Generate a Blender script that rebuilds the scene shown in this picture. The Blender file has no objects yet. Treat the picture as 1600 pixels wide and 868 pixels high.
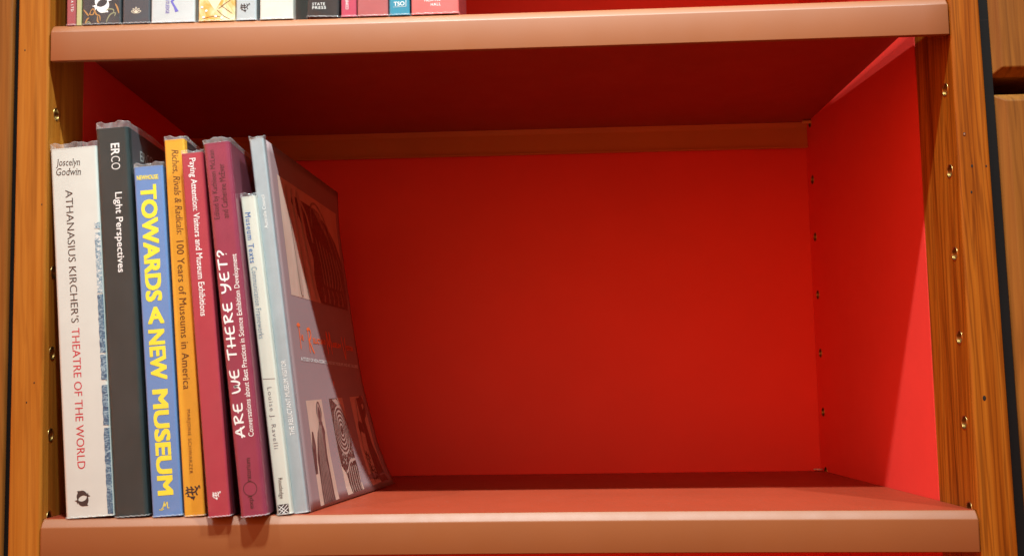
import bpy, bmesh, math, random
from mathutils import Vector, Matrix
random.seed(7)
C = bpy.context.scene.collection
SC = bpy.context.scene
PI = math.pi

# ------------------------------------------------------------------ camera, world, lamps, exposure
def make_camera():
    yaw, pitch, roll = -0.04795, 0.09134, -0.01532
    f = Vector((math.sin(yaw)*math.cos(pitch), math.cos(yaw)*math.cos(pitch), math.sin(pitch)))
    r0 = Vector((math.cos(yaw), -math.sin(yaw), 0)); u0 = r0.cross(f)
    r = math.cos(roll)*r0 + math.sin(roll)*u0
    u = -math.sin(roll)*r0 + math.cos(roll)*u0
    cd = bpy.data.cameras.new('camera'); co = bpy.data.objects.new('camera', cd); C.objects.link(co)
    M = Matrix((( r.x, u.x, -f.x, 0.35514), (r.y, u.y, -f.y, -0.83805), (r.z, u.z, -f.z, 0.09359), (0, 0, 0, 1)))
    co.matrix_world = M
    cd.sensor_width = 36; cd.sensor_fit = 'HORIZONTAL'
    cd.lens = 1719.56/1600*36
    cd.shift_x = 96.8/1600; cd.shift_y = 16.15/1600
    cd.clip_start = 0.01; cd.clip_end = 50
    SC.camera = co
make_camera()

W_ = bpy.data.worlds.new('World'); SC.world = W_; W_.use_nodes = True
bg = W_.node_tree.nodes['Background']
# room fill: red-orange horizon glow added to light the shelf interior, grey ceiling, dark floor
_n = W_.node_tree.nodes; _l = W_.node_tree.links
_tc = _n.new('ShaderNodeTexCoord'); _sp = _n.new('ShaderNodeSeparateXYZ'); _rp = _n.new('ShaderNodeValToRGB'); _ma = _n.new('ShaderNodeMath')
_ma.operation = 'MULTIPLY_ADD'; _ma.inputs[1].default_value = 0.5; _ma.inputs[2].default_value = 0.5
_l.new(_tc.outputs['Generated'], _sp.inputs[0]); _l.new(_sp.outputs['Z'], _ma.inputs[0]); _l.new(_ma.outputs[0], _rp.inputs[0])
_e = _rp.color_ramp.elements
_e[0].position = 0.36; _e[0].color = (0.17, 0.036, 0.008, 1)
_e[1].position = 0.50; _e[1].color = (1.0, 0.26, 0.075, 1)
_x = _e.new(0.60); _x.color = (1.0, 0.29, 0.09, 1)
_x = _e.new(0.78); _x.color = (0.32, 0.30, 0.28, 1)
# the added fill is stronger from the left than from the right
_mr = _n.new('ShaderNodeMapRange'); _mr.inputs['From Min'].default_value = -0.9; _mr.inputs['From Max'].default_value = 0.75
_mr.inputs['To Min'].default_value = 2.5; _mr.inputs['To Max'].default_value = 0.26
_l.new(_sp.outputs['X'], _mr.inputs['Value']); _l.new(_mr.outputs[0], bg.inputs[1])
_l.new(_rp.outputs[0], bg.inputs[0])

def spot(x, y, z, tx, ty, tz, watts, size=1.2, radius=0.022, blend=0.6, col=(0.77, 0.97, 0.99)):
    d = bpy.data.lights.new('track_spotlight', 'SPOT'); o = bpy.data.objects.new('track_spotlight', d); C.objects.link(o)
    o.location = (x, y, z)
    v = Vector((tx-x, ty-y, tz-z)); o.rotation_euler = v.to_track_quat('-Z', 'Y').to_euler()
    d.energy = watts; d.spot_size = size; d.spot_blend = blend; d.shadow_soft_size = radius; d.color = col
LY, LZ = -0.63, 1.49
spot(0.30, LY, LZ, 0.34, 0, 0.34, 160, 0.76, blend=1.0)
spot(-0.42, LY, LZ, 0.38, 0, 0.18, 34, 0.9, blend=1.0)
spot(1.02, LY, LZ, 0.26, 0, 0.20, 96, 0.9, blend=1.0)

SC.view_settings.view_transform = 'Standard'; SC.view_settings.look = 'None'
SC.view_settings.exposure = 0.0; SC.view_settings.gamma = 1.0
SC.render.engine = 'CYCLES'
SC.cycles.use_denoising = True
SC.cycles.max_bounces = 12; SC.cycles.diffuse_bounces = 8; SC.cycles.glossy_bounces = 5
SC.cycles.transparent_max_bounces = 24
SC.cycles.sample_clamp_indirect = 4.0

# ------------------------------------------------------------------ helpers
def lin(r, g, b):
    def f(c):
        c /= 255.0
        return c/12.92 if c <= 0.04045 else ((c+0.055)/1.055)**2.4
    return (f(r), f(g), f(b), 1)

class MB:
    """collects vertices and faces, then links them as one mesh object"""
    def __init__(s): s.v = []; s.f = []; s.m = []
    def add(s, vs, fs, mi=0):
        o = len(s.v); s.v += [tuple(p) for p in vs]; s.f += [tuple(i+o for i in f) for f in fs]; s.m += [mi]*len(fs)
        return s
    def box(s, x0, x1, y0, y1, z0, z1, mi=0):
        vs = [(x, y, z) for x in (x0, x1) for y in (y0, y1) for z in (z0, z1)]
        return s.add(vs, [(0,1,3,2),(4,6,7,5),(0,4,5,1),(2,3,7,6),(0,2,6,4),(1,5,7,3)], mi)
    def grid(s, fn, nu, nv, mi=0, flip=False):
        vs = [fn(i/nu, j/nv) for i in range(nu+1) for j in range(nv+1)]
        fs = []
        for i in range(nu):
            for j in range(nv):
                a = i*(nv+1)+j; q = (a, a+nv+1, a+nv+2, a+1)
                fs.append(q[::-1] if flip else q)
        return s.add(vs, fs, mi)
    def tube(s, pts, r, n=8, mi=0):
        pts = [Vector(p) for p in pts]; vs = []; fs = []
        for i, p in enumerate(pts):
            d = (pts[min(i+1, len(pts)-1)]-pts[max(i-1, 0)]).normalized()
            a = d.orthogonal().normalized() if i == 0 else (a-d*a.dot(d)).normalized()
            b = d.cross(a)
            for k in range(n):
                t = 2*PI*k/n; vs.append(p+a*math.cos(t)*r+b*math.sin(t)*r)
        for i in range(len(pts)-1):
            for k in range(n):
                fs.append((i*n+k, i*n+(k+1) % n, (i+1)*n+(k+1) % n, (i+1)*n+k))
        fs.append(tuple(range(n))[::-1]); fs.append(tuple((len(pts)-1)*n+k for k in range(n)))
        return s.add(vs, fs, mi)
    def build(s, name, mats, parent=None, smooth=False, bevel=0, seg=2, recalc=True):
        me = bpy.data.meshes.new(name)
        me.from_pydata(s.v, [], s.f)
        if not isinstance(mats, (list, tuple)): mats = [mats]
        for m in mats: me.materials.append(m)
        me.polygons.foreach_set('material_index', s.m)
        if recalc or bevel:
            bm = bmesh.new(); bm.from_mesh(me)
            if recalc: bmesh.ops.recalc_face_normals(bm, faces=bm.faces)
            if bevel:
                ed = [e for e in bm.edges if len(e.link_faces) == 2 and e.calc_face_angle(0) > 0.3]
                bmesh.ops.bevel(bm, geom=ed, offset=bevel, segments=seg, profile=0.5, affect='EDGES')
            bm.to_mesh(me); bm.free()
        if smooth:
            me.polygons.foreach_set('use_smooth', [True]*len(me.polygons))
        o = bpy.data.objects.new(name, me); C.objects.link(o)
        if parent: o.parent = parent
        return o

def thing(name, label, cat, loc=(0, 0, 0), roty=0, group=None):
    o = bpy.data.objects.new(name, None); C.objects.link(o)
    o.empty_display_size = 0.02
    o.location = loc; o.rotation_euler = (0, roty, 0)
    o['label'] = label; o['category'] = cat
    if group: o['group'] = group
    return o
def tag(o, label, cat, group=None):
    o['label'] = label; o['category'] = cat
    if group: o['group'] = group
    return o

# ------------------------------------------------------------------ materials
class NT:
    def __init__(s, name):
        s.mat = bpy.data.materials.new(name); s.mat.use_nodes = True
        s.t = s.mat.node_tree; s.n = s.t.nodes; s.b = s.n['Principled BSDF']
    def new(s, ty, **kw):
        n = s.n.new(ty)
        for k, v in kw.items(): setattr(n, k, v)
        return n
    def link(s, a, b): s.t.links.new(a, b)
    def coords(s, scale=(1, 1, 1), loc=(0, 0, 0), src='Object'):
        tc = s.new('ShaderNodeTexCoord'); mp = s.new('ShaderNodeMapping')
        mp.inputs['Scale'].default_value = scale; mp.inputs['Location'].default_value = loc
        s.link(tc.outputs[src], mp.inputs['Vector']); return mp.outputs['Vector']
    def noise(s, vec, scale, detail=4, rough=0.55, dist=0.0):
        n = s.new('ShaderNodeTexNoise'); n.inputs['Scale'].default_value = scale; n.inputs['Detail'].default_value = detail
        n.inputs['Roughness'].default_value = rough; n.inputs['Distortion'].default_value = dist
        s.link(vec, n.inputs['Vector']); return n.outputs['Fac']
    def ramp(s, fac, stops):
        r = s.new('ShaderNodeValToRGB'); e = r.color_ramp.elements
        while len(e) < len(stops): e.new(0.5)
        for i, (p, c) in enumerate(stops): e[i].position = p; e[i].color = c
        s.link(fac, r.inputs['Fac']); return r.outputs['Color']
    def mix(s, fac, a, b, mode='MIX'):
        m = s.new('ShaderNodeMix', data_type='RGBA', blend_type=mode)
        for sock, v in ((m.inputs[0], fac), (m.inputs[6], a), (m.inputs[7], b)):
            if hasattr(v, 'is_output'): s.link(v, sock)
            else: sock.default_value = v
        return m.outputs[2]
    def bump(s, h, strength=0.2, dist=0.001):
        b = s.new('ShaderNodeBump'); b.inputs['Strength'].default_value = strength; b.inputs['Distance'].default_value = dist
        s.link(h, b.inputs['Height']); s.link(b.outputs['Normal'], s.b.inputs['Normal']); return b

def tint(c, k): return (min(1, c[0]*k), min(1, c[1]*k), min(1, c[2]*k), 1)

def paint(name, col, rough=0.45, var=0.08, grain=0.12, spec=0.5, gscale=900, specks=False):
    m = NT(name); v = m.coords()
    a = m.noise(v, 9, 5)
    cc = m.ramp(a, [(0.3, tint(col, 1-var)), (0.7, tint(col, 1+var))])
    # rub marks and small scratches
    sc = m.noise(m.coords((14, 14, 120), (1.3, 2.1, 0.4)), 1.0, 5, 0.7, 1.5)
    cc = m.mix(m.ramp(sc, [(0.66, (0, 0, 0, 1)), (0.80, (0.10, 0.10, 0.10, 1))]), cc, tint((col[0]+0.12, col[1]+0.08, col[2]+0.06), 1.25))
    if specks:
        dust = m.noise(v, 420, 2, 0.5)
        cc = m.mix(m.ramp(dust, [(0.735, (0, 0, 0, 1)), (0.77, (0.45, 0.45, 0.45, 1))]), cc, (0.62, 0.42, 0.34, 1))
    m.link(cc, m.b.inputs['Base Color'])
    m.b.inputs['Specular IOR Level'].default_value = min(spec, 1.0)
    if spec > 1: m.b.inputs['IOR'].default_value = spec
    r = m.new('ShaderNodeMapRange'); r.inputs['To Min'].default_value = rough-0.06; r.inputs['To Max'].default_value = rough+0.08
    m.link(m.noise(v, 40, 6), r.inputs['Value']); m.link(r.outputs[0], m.b.inputs['Roughness'])
    m.bump(m.noise(v, gscale, 3), grain, 0.0004)
    return m.mat

def wood(name, dark, mid, light, streak=0.35, seed=0.0, rough=0.38, sx=1.0):
    m = NT(name)
    v = m.coords((34*sx, 34*sx, 1.5), (seed, seed*1.7, seed*0.6))
    warp = m.noise(m.coords((9, 9, 2.2), (seed, 0, 0)), 1.0, 3)
    a = m.noise(v, 1.6, 5, 0.62, 0.9)
    col = m.ramp(a, [(0.22, dark), (0.45, mid), (0.72, light)])
    # growth rings: warped bands running along the grain
    wv = m.new('ShaderNodeTexWave', wave_type='BANDS', bands_direction='DIAGONAL')
    wv.inputs['Scale'].default_value = 2.2; wv.inputs['Distortion'].default_value = 11.0; wv.inputs['Detail'].default_value = 3
    wv.inputs['Detail Scale'].default_value = 1.2
    m.link(m.coords((40*sx, 22*sx, 2.0), (seed*2, seed, 0)), wv.inputs['Vector'])
    col = m.mix(m.ramp(wv.outputs['Fac'], [(0.45, (0, 0, 0, 1)), (0.95, (streak*0.75,)*3+(1,))]), col, dark)
    fib = m.noise(m.coords((420, 420, 7), (seed, 3, 0)), 1.0, 3, 0.6)
    col = m.mix(m.ramp(fib, [(0.35, (0.0, 0, 0, 1)), (0.75, (0.32, 0.32, 0.32, 1))]), col, tint(dark, 0.8))
    big = m.noise(m.coords((46, 46, 2.4), (seed*3, 1, 2)), 1.0, 4, 0.6, 0.8)
    col = m.mix(m.ramp(big, [(0.60, (0, 0, 0, 1)), (0.70, (min(1, streak*1.5),)*3+(1,))]), col, tint(dark, 0.55))
    m.link(col, m.b.inputs['Base Color']); m.b.inputs['Specular IOR Level'].default_value = 0.22
    r = m.new('ShaderNodeMapRange'); r.inputs['To Min'].default_value = rough-0.08; r.inputs['To Max'].default_value = rough+0.15
    m.link(a, r.inputs['Value']); m.link(r.outputs[0], m.b.inputs['Roughness'])
    m.bump(fib, 0.15, 0.0006)
    return m.mat

def cloth(name, col, rough=0.42, var=0.06, spec=0.4):
    """printed paper or board with faint mottling"""
    m = NT(name); v = m.coords()
    a = m.noise(v, 55, 6, 0.65)
    m.link(m.ramp(a, [(0.3, tint(col, 1-var)), (0.7, tint(col, 1+var))]), m.b.inputs['Base Color'])
    m.b.inputs['Roughness'].default_value = rough; m.b.inputs['Specular IOR Level'].default_value = spec
    m.bump(m.noise(v, 260, 4), 0.08, 0.0005)
    return m.mat

def film(name, haze, rim=False, tintc=(0.95, 0.95, 0.95, 1)):
    """clear library jacket: mostly see-through, glossy at glancing angles, a little milky"""
    m = NT(name); n = m.n; n.remove(m.b)
    out = n['Material Output']
    v = m.coords((1, 1, 0.45))
    nz = m.noise(v, 70 if not rim else 260, 4, 0.55, 0.6)
    b = m.new('ShaderNodeBump'); b.inputs['Strength'].default_value = 0.35 if not rim else 0.9; b.inputs['Distance'].default_value = 0.0022
    m.link(nz, b.inputs['Height'])
    tr = m.new('ShaderNodeBsdfTransparent'); gl = m.new('ShaderNodeBsdfGlossy'); df = m.new('ShaderNodeBsdfDiffuse')
    gl.inputs['Roughness'].default_value = 0.16; gl.inputs['Color'].default_value = (1, 1, 1, 1)
    df.inputs['Color'].default_value = tintc
    m.link(b.outputs['Normal'], gl.inputs['Normal'])
    # reflectance from the angle alone, the same for both sides of the sheet
    geo = m.new('ShaderNodeNewGeometry'); dt = m.new('ShaderNodeVectorMath', operation='DOT_PRODUCT')
    m.link(geo.outputs['Incoming'], dt.inputs[0]); m.link(b.outputs['Normal'], dt.inputs[1])
    ab = m.new('ShaderNodeMath', operation='ABSOLUTE'); m.link(dt.outputs['Value'], ab.inputs[0])
    om = m.new('ShaderNodeMath', operation='SUBTRACT', use_clamp=True); om.inputs[0].default_value = 1.0; m.link(ab.outputs[0], om.inputs[1])
    pw = m.new('ShaderNodeMath', operation='POWER'); m.link(om.outputs[0], pw.inputs[0]); pw.inputs[1].default_value = 4.0
    fr = m.new('ShaderNodeMath', operation='MULTIPLY_ADD'); m.link(pw.outputs[0], fr.inputs[0]); fr.inputs[1].default_value = 0.34; fr.inputs[2].default_value = 0.020
    mx = m.new('ShaderNodeMixShader'); m.link(m.ramp(nz, [(0.35, (haze*0.5,)*3+(1,)), (0.75, (haze*1.6,)*3+(1,))]), mx.inputs[0])
    m.link(tr.outputs[0], mx.inputs[1]); m.link(df.outputs[0], mx.inputs[2])
    m2 = m.new('ShaderNodeMixShader'); m.link(fr.outputs[0], m2.inputs[0])
    m.link(mx.outputs[0], m2.inputs[1]); m.link(gl.outputs[0], m2.inputs[2])
    m.link(m2.outputs[0], out.inputs['Surface'])
    return m.mat

def metal(name, col, rough=0.22):
    m = NT(name); v = m.coords()
    m.link(m.ramp(m.noise(v, 300, 4), [(0.3, tint(col, 0.8)), (0.7, col)]), m.b.inputs['Base Color'])
    m.b.inputs['Metallic'].default_value = 1; m.b.inputs['Roughness'].default_value = rough
    return m.mat

def pattern(name, c1, c2, scale=(60, 60, 200), lo=0.45, hi=0.55, detail=5, rough=0.4, dist=0.6, c3=None):
    m = NT(name)
    a = m.noise(m.coords(scale), 1.0, detail, 0.6, dist)
    st = [(lo, c1), (hi, c2)]
    if c3: st.append((min(1, hi+0.14), c3))
    m.link(m.ramp(a, st), m.b.inputs['Base Color']); m.b.inputs['Roughness'].default_value = rough
    return m.mat

RED = paint('red_laminate', (0.93, 0.062, 0.046, 1), 0.5, 0.03, 0.05, 0.35)
SALMON = paint('salmon_paint', (0.285, 0.084, 0.020, 1), 0.50, 0.04, 0.10, 0.7, 1400)
RAILM = paint('salmon_rail_brightened', (0.62, 0.215, 0.045, 1), 0.55, 0.05, 0.10, 0.3, 1400)  # the shelf's own salmon, with brightness put into the colour for the back lip
DECKM = paint('deck_paint', (0.34, 0.042, 0.014, 1), 0.46, 0.06, 0.10, 0.5, 1400, specks=True)
WOOD_L = wood('honey_timber', (0.26, 0.064, 0.006, 1), (0.44, 0.142, 0.014, 1), (0.54, 0.205, 0.027, 1), 0.35, 1.3)
WOOD_R = wood('streaked_timber', (0.10, 0.018, 0.002, 1), (0.36, 0.092, 0.005, 1), (0.52, 0.170, 0.013, 1), 0.55, 4.1, 0.38, 1.7)
WOOD_N = wood('brown_timber', (0.16, 0.05, 0.009, 1), (0.29, 0.095, 0.014, 1), (0.35, 0.13, 0.024, 1), 0.35, 7.7)
WOOD_B = wood('pale_timber', (0.15, 0.045, 0.004, 1), (0.29, 0.105, 0.012, 1), (0.38, 0.155, 0.022, 1), 0.45, 9.2, 0.6)
BLACK = paint('black_board', (0.008, 0.008, 0.008, 1), 0.7, 0.1, 0.1, 0.15)
BRASS = metal('brass', (0.58, 0.37, 0.13, 1), 0.36)
BORE = metal('shaded_brass_bore', (0.22, 0.12, 0.035, 1), 0.45)  # same brass, its colour darkened for the shade inside each hole
STEEL = metal('steel', (0.75, 0.70, 0.62, 1), 0.3)
PINM = paint('copper_pin', (0.75, 0.36, 0.10, 1), 0.3)
DARKHOLE = paint('dark_hole', (0.012, 0.006, 0.003, 1), 0.8)
PAGES = pattern('page_edges', (0.62, 0.56, 0.45, 1), (0.76, 0.71, 0.60, 1), (900, 900, 4), 0.4, 0.6, 3, 0.8)
FILM = film('clear_film', 0.010)
RIM = film('film_rim', 0.15, True, (1, 1, 1, 1))
PADM = paint('pale_plastic', (0.7, 0.55, 0.48, 1), 0.4)

# ------------------------------------------------------------------ sizes of the bookcase (metres)
XL, XR = -0.002, 0.7015             # inner faces
H, h = 0.3576, 0.0300               # clear height of the bay, height of a shelf's lip
Z1 = H + h                          # top of the upper shelf
D = 0.4014; DB = 0.4063             # depth of a shelf, of the back panel
DP = 0.0750                         # where timber meets red laminate
HY, HZ0, HS = 0.0174, -0.0013, 0.06406
HYB = 0.3876
ZB, ZT = -0.43, 0.86

bookcase = thing('bookcase', 'bookcase with amber timber posts, red laminate inside and brass shelf holes', 'bookcase', (0, 0, 0))

def with_holes(o, holes, axis_dir):
    """drill blind holes into a post or panel"""
    mb = MB()
    for (x, y, z) in holes:
        mb.tube([(x-0.012, y, z), (x+0.012, y, z)], 0.0049, 24)
    cut = mb.build('cutter', BLACK)
    md = o.modifiers.new('holes', 'BOOLEAN'); md.operation = 'DIFFERENCE'; md.solver = 'EXACT'; md.object = cut
    dg = bpy.context.evaluated_depsgraph_get()
    me = bpy.data.meshes.new_from_object(o.evaluated_get(dg))
    o.modifiers.clear(); o.data = me
    bpy.data.objects.remove(cut)

def prism(name, quad, y0, y1, mat, parent, bevel=0.0, seg=3):
    mb = MB()
    vs = [(x, y0, z) for x, z in quad]+[(x, y1, z) for x, z in quad]
    mb.add(vs, [(0, 1, 2, 3), (7, 6, 5, 4), (0, 4, 5, 1), (1, 5, 6, 2), (2, 6, 7, 3), (3, 7, 4, 0)])
    return mb.build(name, mat, parent, bevel=bevel, seg=seg)

holes_z = [HZ0+HS*k for k in range(-2, 9)]
lp = prism('timber_post', [(-0.0276, ZB), (XL, ZB), (XL, ZT), (-0.0276, ZT)], 0.0012, DP, WOOD_L, bookcase, 0.0022)
rp = prism('timber_post', [(XR, ZB), (0.7330, ZB), (0.7190, ZT), (XR, ZT)], 0.0012, DP, WOOD_R, bookcase, 0.0022)
lsp = prism('side_panel', [(-0.020, ZB), (XL, ZB), (XL, ZT), (-0.020, ZT)], DP+0.0004, DB, RED, bookcase)
rsp = prism('side_panel', [(XR, ZB), (XR+0.018, ZB), (XR+0.018, ZT), (XR, ZT)], DP+0.0004, DB, RED, bookcase)
prism('back_panel', [(-0.020, ZB), (XR+0.018, ZB), (XR+0.018, ZT), (-0.020, ZT)], DB+0.0005, DB+0.018, RED, bookcase)
bpy.context.view_layer.update()
for o, x, y in ((lp, XL, HY), (rp, XR, HY), (lsp, XL, HYB), (rsp, XR, HYB)):
    with_holes(o, [(x, y, z) for z in holes_z], 0)

def ferrule(x, y, z, s):
    """brass eyelet: flange, bore and bottom; s = +1 bores towards +x"""
    mb = MB(); n = 24; prof = [(0.0054, 0.0), (0.0053, -0.0003), (0.0048, -0.0004), (0.0044, 0.0), (0.0043, 0.0085), (0.0001, 0.0088)]
    vs = []
    for r, dx in prof:
        for k in range(n):
            t = 2*PI*k/n; vs.append((x+s*dx, y+r*math.cos(t), z+r*math.sin(t)))
    fs = []
    for i in range(len(prof)-1):
        for k in range(n): fs.append((i*n+k, i*n+(k+1) % n, (i+1)*n+(k+1) % n, (i+1)*n+k))
    mb.add(vs, fs[:3*n], 0); mb.f += fs[3*n:]; mb.m += [1]*len(fs[3*n:])
    return mb.build('hole_ferrule', [BRASS, BORE], bookcase, smooth=True, recalc=True)
for k in range(0, 7):
    z = HZ0+HS*k
    ferrule(XR, HY, z, 1); ferrule(XL, HY, z, -1)
    ferrule(XR, HYB, z, 1)

def nail(x, z, r=0.0006, mat=DARKHOLE, y=0.0012):
    mb = MB(); n = 10
    vs = [(x+r*0.8*math.cos(2*PI*k/n), y-0.0001, z+r*1.25*math.sin(2*PI*k/n)) for k in range(n)]+[(x, y-0.00022, z)]
    mb.add(vs, [(k, (k+1) % n, n) for k in range(n)])
    return mb.build('nail_hole' if mat is DARKHOLE else 'nail_head', mat, bookcase)
for x, z in ((-0.0216, 0.3676), (-0.0090, 0.1035), (-0.0147, 0.0885), (-0.0055, 0.243)):
    nail(x, z)
for x, z, r in ((0.7115, 0.2555, 0.0010), (0.7100, 0.2355, 0.0009), (0.7220, 0.2552, 0.0008), (0.7105, 0.081, 0.0016)):
    nail(x, z, r)
nail(0.7072, 0.2800, 0.0012); nail(0.7072, 0.2800, 0.0008, STEEL, 0.0009)

# dark boards in the gaps beside the bookcase, neighbouring timber
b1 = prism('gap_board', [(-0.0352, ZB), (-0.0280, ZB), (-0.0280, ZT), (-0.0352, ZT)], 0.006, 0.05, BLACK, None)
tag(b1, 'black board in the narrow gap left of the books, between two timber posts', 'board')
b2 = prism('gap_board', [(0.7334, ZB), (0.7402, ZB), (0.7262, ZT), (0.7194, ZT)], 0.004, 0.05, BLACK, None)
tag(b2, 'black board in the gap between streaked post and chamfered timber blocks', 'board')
np_ = prism('timber_post', [(-0.085, ZB), (-0.0330, ZB), (-0.0308, ZT), (-0.085, ZT)], 0.0, 0.075, WOOD_N, None, 0.0025)
tag(np_, 'brown timber post at far left edge, beyond the black gap', 'post')
def block(z0, z1, xa, xb, label):
    """timber block with wide chamfers round its front face; xa / xb left edge at its bottom / top"""
    c = 0.0085
    outer = [(xa, z0), (0.83, z0), (0.83, z1), (xb, z1)]
    front = [(xa+c, z0+c*0.75), (0.83-c, z0+c*0.75), (0.83-c, z1-c*0.75), (xb+c, z1-c*0.75)]
    mb = MB()
    vs = [(x, 0.060, z) for x, z in outer]+[(x, 0.0075, z) for x, z in outer]+[(x, 0.0, z) for x, z in front]
    fs = [(3, 2, 1, 0), (8, 9, 10, 11)]
    for i in range(4):
        j = (i+1) % 4; fs += [(i, j, 4+j, 4+i), (4+i, 4+j, 8+j, 8+i)]
    mb.add(vs, fs); o = mb.build('timber_block', WOOD_B, None, bevel=0.0009, seg=2)
    return tag(o, label, 'block', 'chamfered timber blocks beside the bookcase')
block(0.3245, ZT, 0.7296, 0.7220, 'upper chamfered timber block right of the bookcase, hanging over the dark slot')
block(ZB, 0.3115, 0.7420, 0.7312, 'lower chamfered timber block right of the bookcase, below the dark slot')
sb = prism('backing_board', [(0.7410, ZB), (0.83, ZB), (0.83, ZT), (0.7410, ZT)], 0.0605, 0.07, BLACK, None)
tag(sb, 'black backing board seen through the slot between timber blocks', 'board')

# ------------------------------------------------------------------ shelves: bent sheet with front and back lips
def lip_profile(r=0.0048, rb=0.0007, ret=0.004, t=0.0014):
    out = []
    q = 1.12*r      # a flattened bend: nearly a 45 degree facet with softened edges
    out += [(q, 0.0), (0.88*q, -0.00012), (0.80*q, -0.00050), (0.42*q, -0.54*q), (0.09*q, -1.02*q), (0.02*q, -1.14*q), (0.0, -1.26*q)]
    for i in range(5):
        a = PI+PI/2*i/4; out.append((rb+rb*math.cos(a), -h+rb+rb*math.sin(a)))
    out.append((ret, -h))
    return out
def offset(path, t):
    res = []
    for i, p in enumerate(path):
        a = path[max(i-1, 0)]; b = path[min(i+1, len(path)-1)]
        d = Vector((b[0]-a[0], b[1]-a[1])).normalized(); res.append((p[0]-d.y*t, p[1]+d.x*t))
    return res
def make_lip(name, parent, x0, x1, y_of, sag=0.0, mat=None):
    p = lip_profile(); t = 0.0014
    inn = offset(p, t)
    mb = MB()
    N = 40
    st = [(x0, 0.0011), (x0+0.0003, 0.0005), (x0+0.0012, 0.0)]+[(x0+0.0012+(x1-x0-0.0024)*i/N, 0) for i in range(1, N)]+[(x1-0.0012, 0), (x1-0.0003, 0.0005), (x1, 0.0011)]
    rings = []
    for x, ins in st:
        o2 = offset(p, ins)
        w = random.uniform(-1, 1)*0.00006
        s = -sag*math.sin(PI*(x-x0)/(x1-x0))
        rings.append([(x, y_of(a)+w, b+s) for a, b in o2]+[(x, y_of(a)+w, b+s) for a, b in inn[::-1]])
    n = len(rings[0]); vs = [q for r_ in rings for q in r_]; fs = []
    for i in range(len(rings)-1):
        for k in range(n): fs.append((i*n+k, i*n+(k+1) % n, (i+1)*n+(k+1) % n, (i+1)*n+k))
    fs.append(tuple(range(n))[::-1]); fs.append(tuple((len(rings)-1)*n+k for k in range(n)))
    mb.add(vs, fs)
    o = mb.build(name, mat or SALMON, parent, smooth=True)
    o.data.set_sharp_from_angle(angle=math.radians(28))
    return o
def make_shelf(z, label, xa, xb, dxa, dxb0, dxb1, sag=0.0):
    s = thing('metal_shelf', label, 'shelf', (0, 0, z), 0, 'salmon painted metal shelves of the bookcase')
    r = 1.12*0.0048
    make_lip('front_lip', s, xa, xb, lambda a: a, sag)
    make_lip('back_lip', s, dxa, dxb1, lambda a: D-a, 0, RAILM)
    mb = MB(); N = 30; t = 0.0014
    def edge(v): return dxb0+(dxb1-dxb0)*v
    for zz, fl in ((0.0, False), (-t, True)):
        mb.grid(lambda u, v: (dxa+(edge(v)-dxa)*u, r+(D-2*r)*v, zz-sag*math.sin(PI*u)*(1-v)), N, 4, flip=fl)
    k = (N+1)*5
    # close the two long ends
    for row in (0, N):
        for j in range(4):
            a = row*5+j; mb.f.append((a, a+1, k+a+1, k+a)); mb.m.append(0)
    mb.build('deck', DECKM, s)
    return s
upper = make_shelf(Z1, 'upper salmon metal shelf, holding up the books whose feet only show', -0.0006, 0.7004, -0.0006, 0.6955, 0.7012, 0.0009)
lower = make_shelf(-0.0011, 'lower salmon metal shelf, with eight leaning books and a long empty stretch', -0.0017, 0.7012, -0.0015, 0.7008, 0.7008, -0.0016)
top = make_shelf(Z1+Z1, 'topmost salmon metal shelf above the upper row of books', -0.0006, 0.7004, -0.0006, 0.7000, 0.7004)

for x0, x1, lab in ((XR+0.006, XR-0.0095, 'thin copper shelf pin at back right, under the upper shelf'),):
    mb = MB(); mb.tube([(x0, HYB-0.004, Z1-0.0040), (x1, HYB-0.004, Z1-0.0040)], 0.0019, 14)
    o = mb.build('shelf_pin', PINM, None, bevel=0.0004)
    tag(o, lab, 'shelf pin')
mb = MB(); mb.tube([(XR-0.007, 0.392, 0.0003), (XR-0.007, 0.392, 0.0016)], 0.0050, 18)
tag(mb.build('plastic_pad', PADM, None, bevel=0.0005), 'small pale plastic pad in back right corner of the lower shelf', 'pad')

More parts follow.
